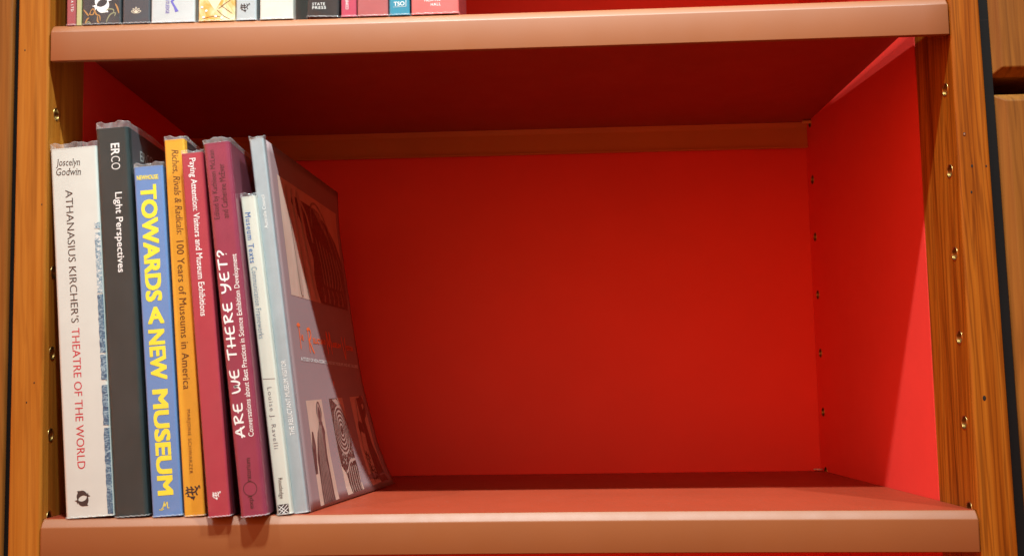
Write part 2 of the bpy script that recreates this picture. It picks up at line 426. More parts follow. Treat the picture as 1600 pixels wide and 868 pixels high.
# ------------------------------------------------------------------ lettering
def text_flat(s, bold=0.0, shear=0.0, serif=False, spacing=1.0, word=1.0, res=3, align='LEFT'):
    cu = bpy.data.curves.new('t', 'FONT'); cu.body = s; cu.size = 1.0
    cu.offset = min(bold, 0.0); cu.shear = 0.0; cu.space_character = spacing; cu.space_word = word; cu.resolution_u = res
    cu.align_x = align
    o = bpy.data.objects.new('t', cu); C.objects.link(o)
    dg = bpy.context.evaluated_depsgraph_get(); dg.update()
    me = bpy.data.meshes.new_from_object(o.evaluated_get(dg))
    V = [(v.co.x, v.co.y) for v in me.vertices]; F = [tuple(p.vertices) for p in me.polygons]
    bpy.data.objects.remove(o); bpy.data.curves.remove(cu); bpy.data.meshes.remove(me)
    S = []
    if serif:
        cnt = {}
        for fi, f in enumerate(F):
            for i in range(len(f)):
                e = tuple(sorted((f[i], f[(i+1) % len(f)]))); cnt.setdefault(e, []).append(fi)
        for (a, b), fl in cnt.items():
            if len(fl) != 1: continue
            A, B = V[a], V[b]; L = abs(A[0]-B[0])
            if abs(A[1]-B[1]) < 0.006 and 0.035 < L < 0.2:
                cy = sum(V[i][1] for i in F[fl[0]])/len(F[fl[0]])
                sg = 1 if cy > A[1] else -1
                x0, x1 = min(A[0], B[0]), max(A[0], B[0]); e = 0.035+bold
                S.append((x0-e, x1+e, A[1], A[1]+sg*0.03))
    verts = [(x, y, 0.0) for x, y in V]; faces = list(F)
    if bold > 0:
        for q, (dx, dy) in enumerate(((1, 1), (1, -1), (-1, 1), (-1, -1), (1, 0), (-1, 0), (0, 1), (0, -1))):
            k = len(verts); dx *= bold; dy *= bold*0.8
            verts += [(x+dx, y+dy, 0.2+0.2*q) for x, y in V]; faces += [tuple(i+k for i in f) for f in F]
    for x0, x1, y0, y1 in S:
        k = len(verts); verts += [(x0, y0, 2.4), (x1, y0, 2.4), (x1, y1, 2.4), (x0, y1, 2.4)]; faces.append((k, k+1, k+2, k+3))
    if shear: verts = [(x+shear*y, y, l) for x, y, l in verts]
    return verts, faces

def norm2d(verts):
    xs = [p[0] for p in verts]; ys = [p[1] for p in verts]
    x0, x1, y0, y1 = min(xs), max(xs), min(ys), max(ys)
    return [((x-x0)/(x1-x0), (y-y0)/(y1-y0), l) for x, y, l in verts]

LIFT = 0.00012
def spine_map(u, v, l=0, y=-LIFT): return (u, y-l*0.00002, v)

def put(name, parent, mat, verts, faces, fn, mode, p0, p1, hgt):
    """fit 2-D shapes into a strip from p0 to p1 (mm on the spine), hgt mm across; mode down / up / hor"""
    N = norm2d(verts); out = []
    for a, b, l in N:
        if mode == 'hor':
            u = p0[0]+(p1[0]-p0[0])*a; v = p0[1]+(p1[1]-p0[1])*a+hgt*(b-0.5)
        else:
            v = p0[1]+(p1[1]-p0[1])*a; uc = p0[0]+(p1[0]-p0[0])*a
            u = uc+hgt*(b-0.5)*(1 if mode == 'down' else -1)
        out.append(fn(u/1000, v/1000, l))
    mb = MB(); mb.add(out, faces)
    return mb.build(name, mat, parent, recalc=False)

def letters(name, parent, mat, s, mode, p0, p1, hgt, fn=spine_map, **kw):
    v, f = text_flat(s, **kw); return put(name, parent, mat, v, f, fn, mode, p0, p1, hgt)

def ribbon(pts, w, closed=False, taper=False, n=10):
    """flat brush stroke with round ends along a polyline; pts 2-D"""
    P = [Vector((p[0], p[1])) for p in pts]
    # Catmull-Rom smoothing
    Q = []
    m = len(P)
    for i in range(m-1 if not closed else m):
        a = P[(i-1) % m] if closed or i > 0 else P[0]; b = P[i]; c = P[(i+1) % m]; d = P[(i+2) % m] if closed or i+2 < m else P[-1]
        for k in range(n):
            t = k/n
            Q.append(0.5*((2*b)+(-a+c)*t+(2*a-5*b+4*c-d)*t*t+(-a+3*b-3*c+d)*t**3))
    if not closed: Q.append(P[-1])
    vs = []; fs = []
    M = len(Q)
    for i, q in enumerate(Q):
        a = Q[(i-1) % M] if closed else Q[max(i-1, 0)]; b = Q[(i+1) % M] if closed else Q[min(i+1, M-1)]
        d = (b-a); d = d.normalized() if d.length > 1e-9 else Vector((1, 0))
        s = i/(M-1); ww = w*0.5
        if not closed:
            ww *= (math.sin(PI*min(max(s, 0.0), 1.0))**0.6+0.03) if taper else min(1, 0.55+6*min(s, 1-s))
        vs += [(q.x-d.y*ww, q.y+d.x*ww, 0), (q.x+d.y*ww, q.y-d.x*ww, 0)]
    for i in range(M-1 if not closed else M):
        a = 2*i; b = 2*((i+1) % M); fs.append((a, b, b+1, a+1))
    return vs, fs
def merge(shapes):
    V = []; F = []
    for k, (v, f) in enumerate(shapes):
        o = len(V); V += [(p[0], p[1], p[2]+0.15*(k % 6)) for p in v]; F += [tuple(i+o for i in q) for q in f]
    return V, F
def poly(pts): return [(x, y, 0) for x, y in pts], [tuple(range(len(pts)))]

HAND = {
 'A': (0.85, [[(0, 0), (0.25, 0.55), (0.45, 1), (0.6, 0.5), (0.85, -0.05)], [(-0.08, 0.33), (0.8, 0.42)]]),
 'R': (0.80, [[(0.12, 0), (0.14, 0.6), (0.12, 1)], [(-0.05, 0.92), (0.5, 1.0), (0.62, 0.78), (0.2, 0.48), (0.45, 0.25), (0.85, 0.0)]]),
 'E': (0.72, [[(0.68, 0.98), (0.18, 0.9), (0.08, 0.5), (0.16, 0.06), (0.7, 0.03)], [(-0.12, 0.5), (0.62, 0.52)]]),
 'W': (1.0, [[(0, 1), (0.08, 0.3), (0.25, 0.02), (0.48, 0.3), (0.52, 0.65), (0.58, 0.2), (0.78, 0.03), (0.95, 0.45), (1.0, 1)]]),
 'T': (0.85, [[(-0.05, 0.93), (0.4, 0.98), (0.9, 1.02)], [(0.45, 1), (0.42, 0.5), (0.40, 0)]]),
 'H': (0.80, [[(0.08, 1), (0.06, 0)], [(0.68, 1.02), (0.66, 0)], [(-0.15, 0.42), (0.9, 0.52)]]),
 'Y': (0.80, [[(0, 1.0), (0.08, 0.62), (0.35, 0.5), (0.62, 0.62)], [(0.7, 1.05), (0.62, 0.4), (0.4, 0.0), (0.12, -0.08)]]),
 '?': (0.55, [[(0, 0.78), (0.2, 1.02), (0.48, 0.88), (0.4, 0.6), (0.2, 0.42), (0.2, 0.28)], [(0.16, 0.04), (0.22, 0.0)]]),
}
def handwriting(s, w=0.17):
    x = 0; sh = []
    for ch in s:
        if ch == ' ': x += 0.62; continue
        adv, st = HAND[ch]
        for p in st: sh.append(ribbon([(x+a, b+random.uniform(-0.02, 0.02)) for a, b in p], w))
        x += adv+0.22
    return merge(sh)

def dolphins():
    sh = []
    for k in range(2):
        ro = PI*k
        body = []
        for i in range(15):
            a = math.radians(-150+170*i/14); wd = 0.50*math.sin(PI*(0.10+0.90*i/14))**0.8
            body.append((a, wd))
        out = [((0.72+w*0.55)*math.cos(a), (0.72+w*0.55)*math.sin(a)) for a, w in body]
        inn = [((0.72-w*0.75)*math.cos(a), (0.72-w*0.75)*math.sin(a)) for a, w in body]
        pts_ = out+inn[::-1]
        V = []; F = []
        n = len(body)
        V = [(p[0], p[1], 0) for p in out]+[(p[0], p[1], 0) for p in inn]
        F = [(i, i+1, n+i+1, n+i) for i in range(n-1)]
        a = math.radians(20)
        tx, ty = 0.72*math.cos(a), 0.72*math.sin(a)
        t1 = poly([(tx-0.06, ty-0.12), (tx+0.50, ty+0.02), (tx+0.22, ty+0.14), (tx+0.12, ty+0.46), (tx-0.10, ty+0.08)])
        fin = poly([(1.0*math.cos(math.radians(-75)), 1.0*math.sin(math.radians(-75))), (1.22*math.cos(math.radians(-50)), 1.22*math.sin(math.radians(-50))), (0.95*math.cos(math.radians(-48)), 0.95*math.sin(math.radians(-48)))])
        for v, f in ((V, F), t1, fin):
            sh.append(([(x*math.cos(ro)-y*math.sin(ro), x*math.sin(ro)+y*math.cos(ro), 0) for x, y, z in v], f))
    return merge(sh)
def curl_emblem():
    sh = []
    for i in range(3):
        x = i*0.42
        sh.append(ribbon([(x, 0.95), (x+0.16, 0.8), (x+0.10, 0.5), (x+0.24, 0.28)], 0.12))
    sh.append(ribbon([(-0.15, 0.42), (0.2, 0.55), (0.7, 0.5), (1.05, 0.7), (1.28, 0.98), (1.38, 0.75)], 0.11))
    sh.append(ribbon([(-0.1, 0.68), (0.25, 0.75), (0.8, 0.72)], 0.09))
    sh.append(poly([(0.42, 0.22), (0.86, 0.22), (0.66, -0.1)]))
    sh.append(ribbon([(0.02, 0.25), (0.35, 0.2), (0.5, 0.05)], 0.08))
    return merge(sh)
def lotus():
    sh = []
    for a, L in ((0, 1.0), (38, 0.95), (-38, 0.95), (72, 0.95), (-72, 0.95)):
        t = math.radians(a); ca, sa = math.cos(t), math.sin(t)
        pet = [(0, 0), (0.17, 0.45), (0.0, 1.0), (-0.17, 0.45)]
        pet = [(x*ca+y*L*sa, -x*sa+y*L*ca) for x, y in pet]
        sh.append(ribbon(pet, 0.09, closed=True, n=6))
    return merge(sh)

# ------------------------------------------------------------------ books
def mat_once(cache={}):
    return cache
def U_profile(w, r, yw, n=5):
    p = [(0, yw)]
    for i in range(n+1):
        a = PI+PI/2*i/n; p.append((r+r*math.cos(a), r+r*math.sin(a)))
    for i in range(n+1):
        a = -PI/2+PI/2*i/n; p.append((w-r+r*math.cos(a), r+r*math.sin(a)))
    p.append((w, yw)); return p

def sheet_u(mb, prof, zs, mi=0, jitter=None):
    """extrude an open profile (x, y) through heights zs"""
    vs = []; n = len(prof)
    for z in zs:
        for k, (x, y) in enumerate(prof):
            dx, dy, dz = jitter(k, z) if jitter else (0, 0, 0)
            vs.append((x+dx, y+dy, z+dz))
    fs = [(j*n+k, j*n+k+1, (j+1)*n+k+1, (j+1)*n+k) for j in range(len(zs)-1) for k in range(n-1)]
    mb.add(vs, fs, mi)

def book(label, group, loc, lean, w, hh, d, spine_mat, front_mat, back_mat=None, jacket=True, r=0.0016, hard=False,
         front=True, over=0.004, under=0.001, film_front=True, name='book'):
    if loc[2] == 0: loc = (loc[0], loc[1], -0.0010+0.0016*math.sin(PI*loc[0]/0.70))
    root = thing(name, label, 'book', loc, -math.radians(lean), group)
    yw = 0.008
    back_mat = back_mat or front_mat
    t = 0.0022 if hard else 0.0006
    ins = 0.004 if hard else 0.0004
    # spine: outer U and inner U, closed
    mb = MB(); po = U_profile(w, r, yw); pi_ = U_profile(w-2*t, max(r-t, 0.0003), yw-t); pi_ = [(x+t, y+t) for x, y in pi_]
    ring = po+pi_[::-1]; n = len(ring)
    vs = [(x, y, z) for z in (0.0, hh) for x, y in ring]
    fs = [(k, (k+1) % n, n+(k+1) % n, n+k) for k in range(n)]
    m = len(po)
    for k in range(m-1):
        a, b, c, e = k, k+1, n-2-k, n-1-k
        fs += [(a, b, c, e), (n+e, n+c, n+b, n+a)]
    mb.add(vs, fs); mb.build('spine', spine_mat, root)
    mb = MB(); mb.box(0, t, yw+0.0003, d, 0, hh); mb.build('back_cover', back_mat, root, bevel=0.0002 if not hard else 0.0006, seg=1)
    if front:
        mb = MB(); mb.box(w-t, w, yw+0.0003, d, 0, hh); mb.build('front_cover', front_mat, root, bevel=0.0002 if not hard else 0.0006, seg=1)
    mb = MB(); mb.box(t+0.0003, w-t-0.0003, t+0.0006, d-ins, ins, hh-ins); mb.build('page_block', PAGES, root)
    if jacket:
        o = 0.00045
        pr = [(x-o, y-o) for x, y in U_profile(w+2*o, r+o, yw)]
        far = d*0.96
        mid_ = len(pr)//2
        pr = pr[:mid_]+[(pr[mid_-1][0]+(pr[mid_][0]-pr[mid_-1][0])*i/14, pr[mid_][1]) for i in range(1, 14)]+pr[mid_:]
        def side(x): return [(x, yw+(far-yw)*i/8) for i in range(8, 0, -1)]
        prof = side(-o)+pr+(side(w+o)[::-1] if film_front else [])
        sd = random.random()*50
        zs = [0.0, 0.0015, 0.0030, 0.0050, 0.0080, 0.0120]+[hh*i/10 for i in range(1, 10)]+[hh-0.0005, hh, hh+over*0.4, hh+over*0.75, hh+over]
        def y_front(p): return p[1] < 0.0005
        def jit(k, z):
            top_ = max(0, (z-hh)/over) if over else 0
            base = 0.00016*math.sin(k*1.7+z*95+sd)
            e = top_*0.0007
            if y_front(prof[k]): base += 0.0011*math.exp(-((z-0.0032-0.0012*math.sin(prof[k][0]*310+sd))/0.0026)**2)*(0.45+0.55*math.sin(prof[k][0]*260+sd*1.3))
            y_f = 1.0 if 6 < k < len(prof)-(6 if film_front else 0) else 0.6
            return (e*math.sin(prof[k][0]*500+sd)*y_f*0.6, -max(0.0, base)*0.8+e*math.cos(prof[k][0]*420+sd)*0.5, top_*(0.0007*math.sin(prof[k][0]*330+prof[k][1]*140+sd)+0.0004*math.sin(prof[k][0]*900+prof[k][1]*300+sd*3)))
        mb = MB()
        sheet_u(mb, prof, zs[:16], 0, jit); sheet_u(mb, prof, zs[15:], 1, jit)
        # crinkled top edge: a thin bright fold along spine and boards
        edge = []
        for k, (x, y) in enumerate(prof):
            dx, dy, dz = jit(k, zs[-1]); edge.append((x+dx, y+dy, zs[-1]+dz))
        fine = []
        for a, b in zip(edge, edge[1:]):
            for q in range(4):
                tq = q/4; fine.append(tuple(a[i]+(b[i]-a[i])*tq+random.uniform(-1, 1)*0.00012 for i in range(3)))
        mb.tube(fine, 0.00024, 5, 1)
        # foot of the jacket, folded under
        foot = [(x, y-0.0002, 0.0006+0.0003*math.sin(k*2.1+sd)) for k, (x, y) in enumerate(prof) if y < 0.03]
        mb.tube(foot, 0.00045, 5, 1)
        mb.build('plastic_jacket', [FILM, RIM], root, smooth=True, recalc=False)
    return root

INK_BLACK = cloth('black_ink', (0.022, 0.022, 0.024, 1), 0.4)
INK_RED = cloth('red_ink', (0.55, 0.03, 0.055, 1), 0.4)
INK_WHITE = cloth('white_ink', (0.82, 0.81, 0.78, 1), 0.4)
INK_YELLOW = cloth('yellow_ink', (0.88, 0.72, 0.05, 1), 0.4)
INK_BROWN = cloth('brown_ink', (0.10, 0.045, 0.01, 1), 0.4)
INK_BLUE = cloth('blue_ink', (0.07, 0.20, 0.42, 1), 0.4)
INK_TEAL = cloth('pale_teal_ink', (0.13, 0.27, 0.35, 1), 0.4)
INK_GREY = cloth('grey_ink', (0.15, 0.16, 0.17, 1), 0.4)
INK_PLUM = cloth('plum_ink', (0.040, 0.008, 0.016, 1), 0.4)
INK_ORANGE = cloth('orange_ink', (0.92, 0.16, 0.045, 1), 0.35)
LOWER = 'books leaning in a row on the lower shelf'
Y0 = 0.004

# --- white book
WHITE = cloth('white_spine_board', (0.62, 0.645, 0.59, 1), 0.4, 0.03)
b = book('thick white book with black and red spine title, leftmost on the lower shelf', LOWER, (0.0166, Y0, 0), 3.5, 0.0376, 0.2888, 0.250, WHITE,
         pattern('white_blue_cover', lin(225, 222, 210), lin(40, 80, 110), (150, 150, 260), 0.48, 0.56), hard=False, r=0.0022, over=0.0035)
letters('author_lettering', b, INK_BLACK, 'Joscelyn', 'hor', (4.4, 276.9), (23.7, 276.0), 7.2, serif=True, shear=0.22)
letters('author_lettering', b, INK_BLACK, 'Godwin', 'hor', (4.3, 270.3), (24.1, 269.2), 5.8, serif=True, shear=0.22)
letters('title_lettering', b, INK_BLACK, "ATHANASIUS KIRCHER'S", 'down', (13.9, 255.2), (14.2, 150.0), 6.0, bold=-0.004)
letters('title_lettering', b, INK_RED, 'THEATRE OF THE WORLD', 'down', (14.2, 145.8), (14.1, 37.1), 6.2, bold=-0.002)
v, f = dolphins(); put('dolphin_emblem', b, INK_BLACK, v, f, spine_map, 'hor', (7.6, 14.8), (20.2, 14.4), 12.0)
STRIP = pattern('blue_engraving', lin(215, 218, 212), lin(130, 162, 175), (260, 160, 520), 0.40, 0.52, 6, 0.4, 1.6, lin(50, 95, 120))
STRIPD = pattern('dense_blue_engraving', lin(150, 178, 188), lin(62, 108, 134), (260, 200, 620), 0.40, 0.50, 6, 0.4, 1.6, lin(26, 68, 98))
for z0, z1, m_ in ((0.2275, 0.2225, STRIP), (0.2195, 0.1715, STRIP), (0.1705, 0.1250, STRIPD), (0.1235, 0.1040, STRIPD), (0.1000, 0.0690, STRIPD), (0.0670, 0.0015, STRIPD)):
    mb = MB()
    def edge(zz): return 0.0328+0.0002*math.sin(zz*700)+0.00015*math.sin(zz*1900)
    mb.grid(lambda s, q: (edge(z0+(z1-z0)*q)*(1-s)+0.0374*s, -LIFT, z0+(z1-z0)*q), 3, 24)
    mb.build('cover_picture', m_, b, recalc=False)

# --- dark grey book
DGREY = cloth('charcoal_board', (0.022, 0.037, 0.037, 1), 0.45, 0.05, 0.2)
b = book('charcoal book with white sans lettering, tallest on the lower shelf', LOWER, (0.0546, Y0, 0), 3.6, 0.0258, 0.3042, 0.250, DGREY, cloth('slate_cover', (0.06, 0.06, 0.067, 1), 0.4), hard=False, r=0.003, over=0.004)
letters('title_lettering', b, INK_WHITE, 'ER', 'down', (15.0, 291.3), (14.9, 281.8), 6.9, bold=0.02)
letters('title_lettering', b, INK_WHITE, 'CO', 'down', (14.9, 281.0), (14.8, 270.2), 7.0, bold=-0.012)
letters('subtitle_lettering', b, INK_WHITE, 'Light Perspectives', 'down', (15.0, 252.0), (14.3, 188.5), 7.2, bold=0.012)
letters('cover_lettering', b, INK_WHITE, 'ER', 'hor', (27, 286.0), (42, 286.5), 8.4, fn=lambda u, v, l: (0.0258+LIFT, u, v), bold=0.012)
letters('cover_lettering', b, INK_WHITE, 'CO', 'hor', (43.5, 286.5), (60, 287.0), 8.6, fn=lambda u, v, l: (0.0258+LIFT, u, v), bold=-0.014)

# --- blue book
BLUE = cloth('cornflower_board', (0.115, 0.245, 0.50, 1), 0.36, 0.05)
b = book('cornflower blue book with fat yellow spine title', LOWER, (0.0842, Y0, 0), 3.75, 0.0231, 0.2722, 0.23, BLUE,
         pattern('striped_cover', (0.02, 0.02, 0.025, 1), (0.5, 0.5, 0.52, 1), (40, 60, 190), 0.48, 0.53), over=0.0022)
letters('author_lettering', b, INK_YELLOW, 'NEWHOUSE', 'hor', (2.2, 263.6), (19.3, 263.2), 3.7, bold=0.03)
letters('title_lettering', b, INK_YELLOW, 'TOWARDS', 'down', (10.9, 257.5), (10.6, 165.2), 13.0, bold=0.040)
letters('title_lettering', b, INK_YELLOW, 'A', 'hor', (4.9, 154.4), (17.8, 154.4), 13.2, bold=0.040)
letters('title_lettering', b, INK_YELLOW, 'NEW', 'down', (10.9, 143.4), (11.2, 104.3), 12.8, bold=0.040)
letters('title_lettering', b, INK_YELLOW, 'MUSEUM', 'down', (11.2, 97.0), (11.2, 16.0), 12.4, bold=0.040)
v, f = merge([ribbon([(0, 0), (0.25, 0.2), (0.5, 1), (0.5, 0.35), (0.85, 0.95), (0.85, 0.2), (1.1, 0.15)], 0.1), ribbon([(-0.25, -0.05), (0.1, -0.12), (0.4, 0.05)], 0.08)])
put('script_emblem', b, INK_YELLOW, v, f, spine_map, 'hor', (5.4, 8.2), (13.6, 8.0), 6.6)

# --- orange book
ORANGE = cloth('marigold_board', (0.70, 0.335, 0.024, 1), 0.4, 0.07)
b = book('marigold orange book with brown italic and sans spine title', LOWER, (0.1088, Y0, 0), 3.55, 0.0159, 0.2932, 0.23, ORANGE, cloth('black_cover', (0.02, 0.018, 0.02, 1), 0.4), over=0.0022)
letters('title_lettering', b, INK_BROWN, 'Riches, Rivals & Radicals:', 'down', (7.8, 285.2), (8.4, 217.2), 6.2, serif=True, shear=0.22, bold=-0.002)
letters('title_lettering', b, INK_BROWN, '100 Years of Museums in America', 'down', (8.3, 212.4), (7.5, 96.8), 5.7, bold=0.002, spacing=1.06)
letters('author_lettering', b, INK_BROWN, 'MARJORIE SCHWARZER', 'down', (7.4, 81.2), (6.8, 32.2), 3.3, spacing=1.15)
v, f = curl_emblem(); put('pen_emblem', b, INK_BLACK, v, f, spine_map, 'hor', (1.6, 17.6), (13.7, 17.6), 11.6)

# --- red book
REDB = cloth('crimson_board', (0.38, 0.036, 0.060, 1), 0.32, 0.06)
b = book('slim crimson book with white serif title on upper half of its spine', LOWER, (0.1300, -0.006, 0), 4.65, 0.0170, 0.2800, 0.23, REDB, cloth('crimson_cover', (0.16, 0.02, 0.04, 1), 0.35), over=0.0016)
letters('title_lettering', b, INK_WHITE, 'Paying Attention: Visitors and Museum Exhibitions', 'down', (7.9, 275.9), (7.4, 152.4), 6.3, serif=True, bold=0.008)
v, f = curl_emblem(); put('pen_emblem', b, INK_WHITE, v, f, spine_map, 'hor', (4.2, 16), (11.0, 16), 6.6)

# --- maroon book
MAROON = cloth('maroon_board', (0.26, 0.030, 0.066, 1), 0.34, 0.08)
b = book('maroon book with white handwritten title and a ring emblem low on its spine', LOWER, (0.1556, -0.010, 0), 6.0, 0.0203, 0.2870, 0.23, MAROON, cloth('maroon_cover', (0.20, 0.045, 0.07, 1), 0.35), r=0.0035, over=0.0030, under=0.003)
letters('editor_lettering', b, INK_PLUM, 'Edited by Kathleen McLean', 'up', (5.8, 226.9), (6.6, 281.2), 5.4)
letters('editor_lettering', b, INK_PLUM, 'and Catherine McEver', 'up', (12.0, 227.0), (12.4, 269.6), 4.7)
v, f = handwriting('ARE WE THERE YET?'); put('title_lettering', b, INK_WHITE, v, f, spine_map, 'up', (6.5, 59.0), (6.3, 202.9), 8.6)
letters('subtitle_lettering', b, INK_WHITE, 'Conversations about Best Practices in Science Exhibition Development', 'up', (15.0, 59.4), (15.8, 198.6), 5.3, bold=0.006)
letters('publisher_lettering', b, INK_PLUM, 'expl', 'up', (9.5, 6.0), (9.4, 15.2), 4.4, bold=0.006)
letters('publisher_lettering', b, INK_PLUM, 'ratorium', 'up', (9.2, 26.3), (10.0, 43.7), 3.6, bold=0.006)
v, f = ribbon([(math.cos(2*PI*k/24), math.sin(2*PI*k/24)) for k in range(24)], 0.09, closed=True, n=2)
put('ring_emblem', b, INK_PLUM, v, f, spine_map, 'hor', (4.2, 20.8), (14.8, 20.8), 10.8)

# --- cream book
CREAM = cloth('cream_board', (0.62, 0.62, 0.53, 1), 0.4, 0.03)
b = book('thin cream book with blue and grey lettering, shortest on the lower shelf', LOWER, (0.1803, Y0, 0), 6.7, 0.0118, 0.2470, 0.23, CREAM, cloth('cream_cover', (0.42, 0.44, 0.40, 1), 0.4), over=0.0022)
letters('title_lettering', b, INK_BLUE, 'Museum Texts', 'down', (4.4, 234.5), (3.9, 194.4), 4.4, serif=True, bold=0.012, spacing=1.2)
letters('subtitle_lettering', b, INK_TEAL, 'Communication Frameworks', 'down', (4.4, 191.2), (3.9, 135.1), 4.3, spacing=1.1)
mb = MB(); mb.grid(lambda s, q: (0.0011+0.0097*s, -LIFT, 0.1042-0.0004*q-0.0008*s), 1, 1); mb.build('printed_rule', INK_GREY, b, recalc=False)
letters('author_lettering', b, INK_GREY, 'Louise J. Ravelli', 'down', (5.0, 97.2), (4.8, 50.0), 4.4, spacing=1.25)
letters('publisher_lettering', b, INK_BLACK, 'Routledge', 'down', (5.3, 27.7), (4.7, 12.0), 4.2)
mb = MB(); mb.grid(lambda s, q: (0.0014+0.0082*s, -LIFT, 0.0006+0.0072*q), 1, 1); em = mb.build('block_emblem', INK_BLACK, b, recalc=False)
sh = [ribbon(p, 0.07) for p in ([(0.05, 0.05), (0.95, 0.95)], [(0.05, 0.95), (0.95, 0.05)], [(0.35, 0.02), (0.98, 0.62)], [(0.02, 0.38), (0.62, 0.98)], [(0.65, 0.02), (0.02, 0.62)])]
v, f = merge(sh); put('crossed_lines', em, INK_WHITE, v, f, lambda u, v, l: spine_map(u, v, l, -2*LIFT), 'hor', (1.5, 4.2), (9.5, 4.2), 7.0)

# --- grey-blue book with the sprung front cover
GREYB = cloth('pale_blue_board', (0.34, 0.375, 0.385, 1), 0.45, 0.09)
MAUVE = paint('mauve_cover', (0.31, 0.205, 0.205, 1), 0.48, 0.03, 0.05, 0.22)
gw, gh, gd, gl = 0.0114, 0.2948, 0.262, 6.75
b = book('pale blue-grey paperback with mauve picture cover sprung open, last on lower shelf', LOWER, (0.1912, 0.012, 0), gl, gw, gh, gd, GREYB, MAUVE, front=False, over=0.0018, film_front=False)
FV = [(-7.3, 53.8), (7.6, 47.2), (37.5, 40.0), (103.3, 32.0), (189.0, 29.4), (255.7, 28.4), (300.0, 31.4)]
def fore(v):
    v *= 1000
    if v <= FV[0][0]: return FV[0][1]/1000
    for i in range(len(FV)-1):
        if v <= FV[i+1][0]:
            t = (v-FV[i][0])/(FV[i+1][0]-FV[i][0])
            # smooth interpolation through the measured fore-edge
            p0 = FV[max(i-1, 0)][1]; p1 = FV[i][1]; p2 = FV[i+1][1]; p3 = FV[min(i+2, len(FV)-1)][1]
            m1 = (p2-p0)/2*0.9; m2 = (p3-p1)/2*0.9
            if i == 0: m1 = p2-p1
            return ((2*t**3-3*t*t+1)*p1+(t**3-2*t*t+t)*m1+(-2*t**3+3*t*t)*p2+(t**3-t*t)*m2)/1000
    return FV[-1][1]/1000
def cov(y, v, lift=0.0):
    """a point on the sprung cover: y depth from the spine, v height (metres)"""
    s = max(0, y-0.003)/(gd-0.003)
    return (gw+(fore(v)-gw)*s+lift, y, v)
def vmin(y):
    u = gw+(fore(-0.004)-gw)*max(0, y-0.003)/(gd-0.003)
    return -u*math.tan(math.radians(gl))+0.0006
def cov_grid(lift): return lambda s, q: cov(0.0083+(gd-0.0083)*s, vmin(0.0083+(gd-0.0083)*s)*(1-q)+gh*q, lift)
mb = MB(); mb.grid(cov_grid(0.0), 30, 34); n0 = len(mb.v); mb.grid(cov_grid(-0.0005), 30, 34, flip=True)
NU, NV = 30, 34
def loop():
    L = [i*(NV+1) for i in range(NU+1)]+[NU*(NV+1)+j for j in range(1, NV+1)]
    L += [i*(NV+1)+NV for i in range(NU-1, -1, -1)]+[j for j in range(NV-1, 0, -1)]
    return L
L = loop()
for a, c in zip(L, L[1:]+L[:1]): mb.f.append((a, c, n0+c, n0+a)); mb.m.append(0)
fc = mb.build('front_cover', MAUVE, b, smooth=False)
for p in fc.data.polygons: p.use_smooth = len(p.vertices) == 4 and abs(p.normal.x) > 0.6
# a few loose leaves that spring out behind the cover
mb = MB()
for k in range(3):
    fr = 0.30+0.22*k
    mb.grid(lambda s, q: (gw-0.0012+(fore(gh*q)-gw)*fr*s*s, 0.006+(gd-0.012)*s, 0.001+(gh-0.003)*q), 12, 14)
mb.build('loose_leaves', PAGES, b, recalc=False)
PL = 0.00022
def cmap(u, v, l=0): return cov(u, v, PL+l*0.00004)
def cgrid(name, mat, y0, y1, z0, z1, lift, parent, n=14):
    mb = MB(); mb.grid(lambda s, q: cov(y0+(y1-y0)*s, max(z0+(z1-z0)*q, vmin(y0+(y1-y0)*s)+0.0008), lift), n, n)
    return mb.build(name, mat, parent, recalc=False)
PIC = pattern('pink_print', (0.50, 0.33, 0.25, 1), (0.62, 0.43, 0.34, 1), (30, 30, 18), 0.35, 0.65, 4, 0.33)
FIG = pattern('umber_print', (0.075, 0.035, 0.03, 1), (0.17, 0.095, 0.085, 1), (160, 160, 90), 0.35, 0.65, 5, 0.33, 1.4)
FIG2 = pattern('brown_relief_print', (0.035, 0.016, 0.012, 1), (0.16, 0.08, 0.065, 1), (240, 240, 240), 0.40, 0.62, 5, 0.33, 2.0, (0.38, 0.24, 0.20, 1))
LINEL = cloth('pale_print_line', (0.42, 0.27, 0.22, 1), 0.35)
LINED = cloth('dark_print_line', (0.045, 0.022, 0.02, 1), 0.35)
def shapes_on(name, mat, parent, shapes, y0, y1, z0, z1, lift):
    """flat shapes given in 0..1 of the picture, cut finely enough to follow the cover"""
    V, F = merge(shapes); mb = MB()
    out = [cov(y0+(y1-y0)*a, max(z0+(z1-z0)*c_, vmin(y0+(y1-y0)*a)+0.0009), lift+0.00002*l) for a, c_, l in V]
    mb.add(out, F); return mb.build(name, mat, parent, recalc=False)
def band(left, right, n=26):
    """region between two polylines x(t) given as (y, x) pairs, from bottom to top"""
    def at(pl, y):
        for (ya, xa), (yb, xb) in zip(pl, pl[1:]):
            if y <= yb: return xa+(xb-xa)*(y-ya)/max(1e-6, yb-ya)
        return pl[-1][1]
    ya, yb = left[0][0], left[-1][0]
    V = []; F = []
    for i in range(n+1):
        y = ya+(yb-ya)*i/n; a, c_ = at(left, y), at(right, y)
        for k in range(5): V.append((a+(c_-a)*k/4, y, 0))
    for i in range(n):
        for k in range(4): q = i*5+k; F.append((q, q+1, q+6, q+5))
    return V, F
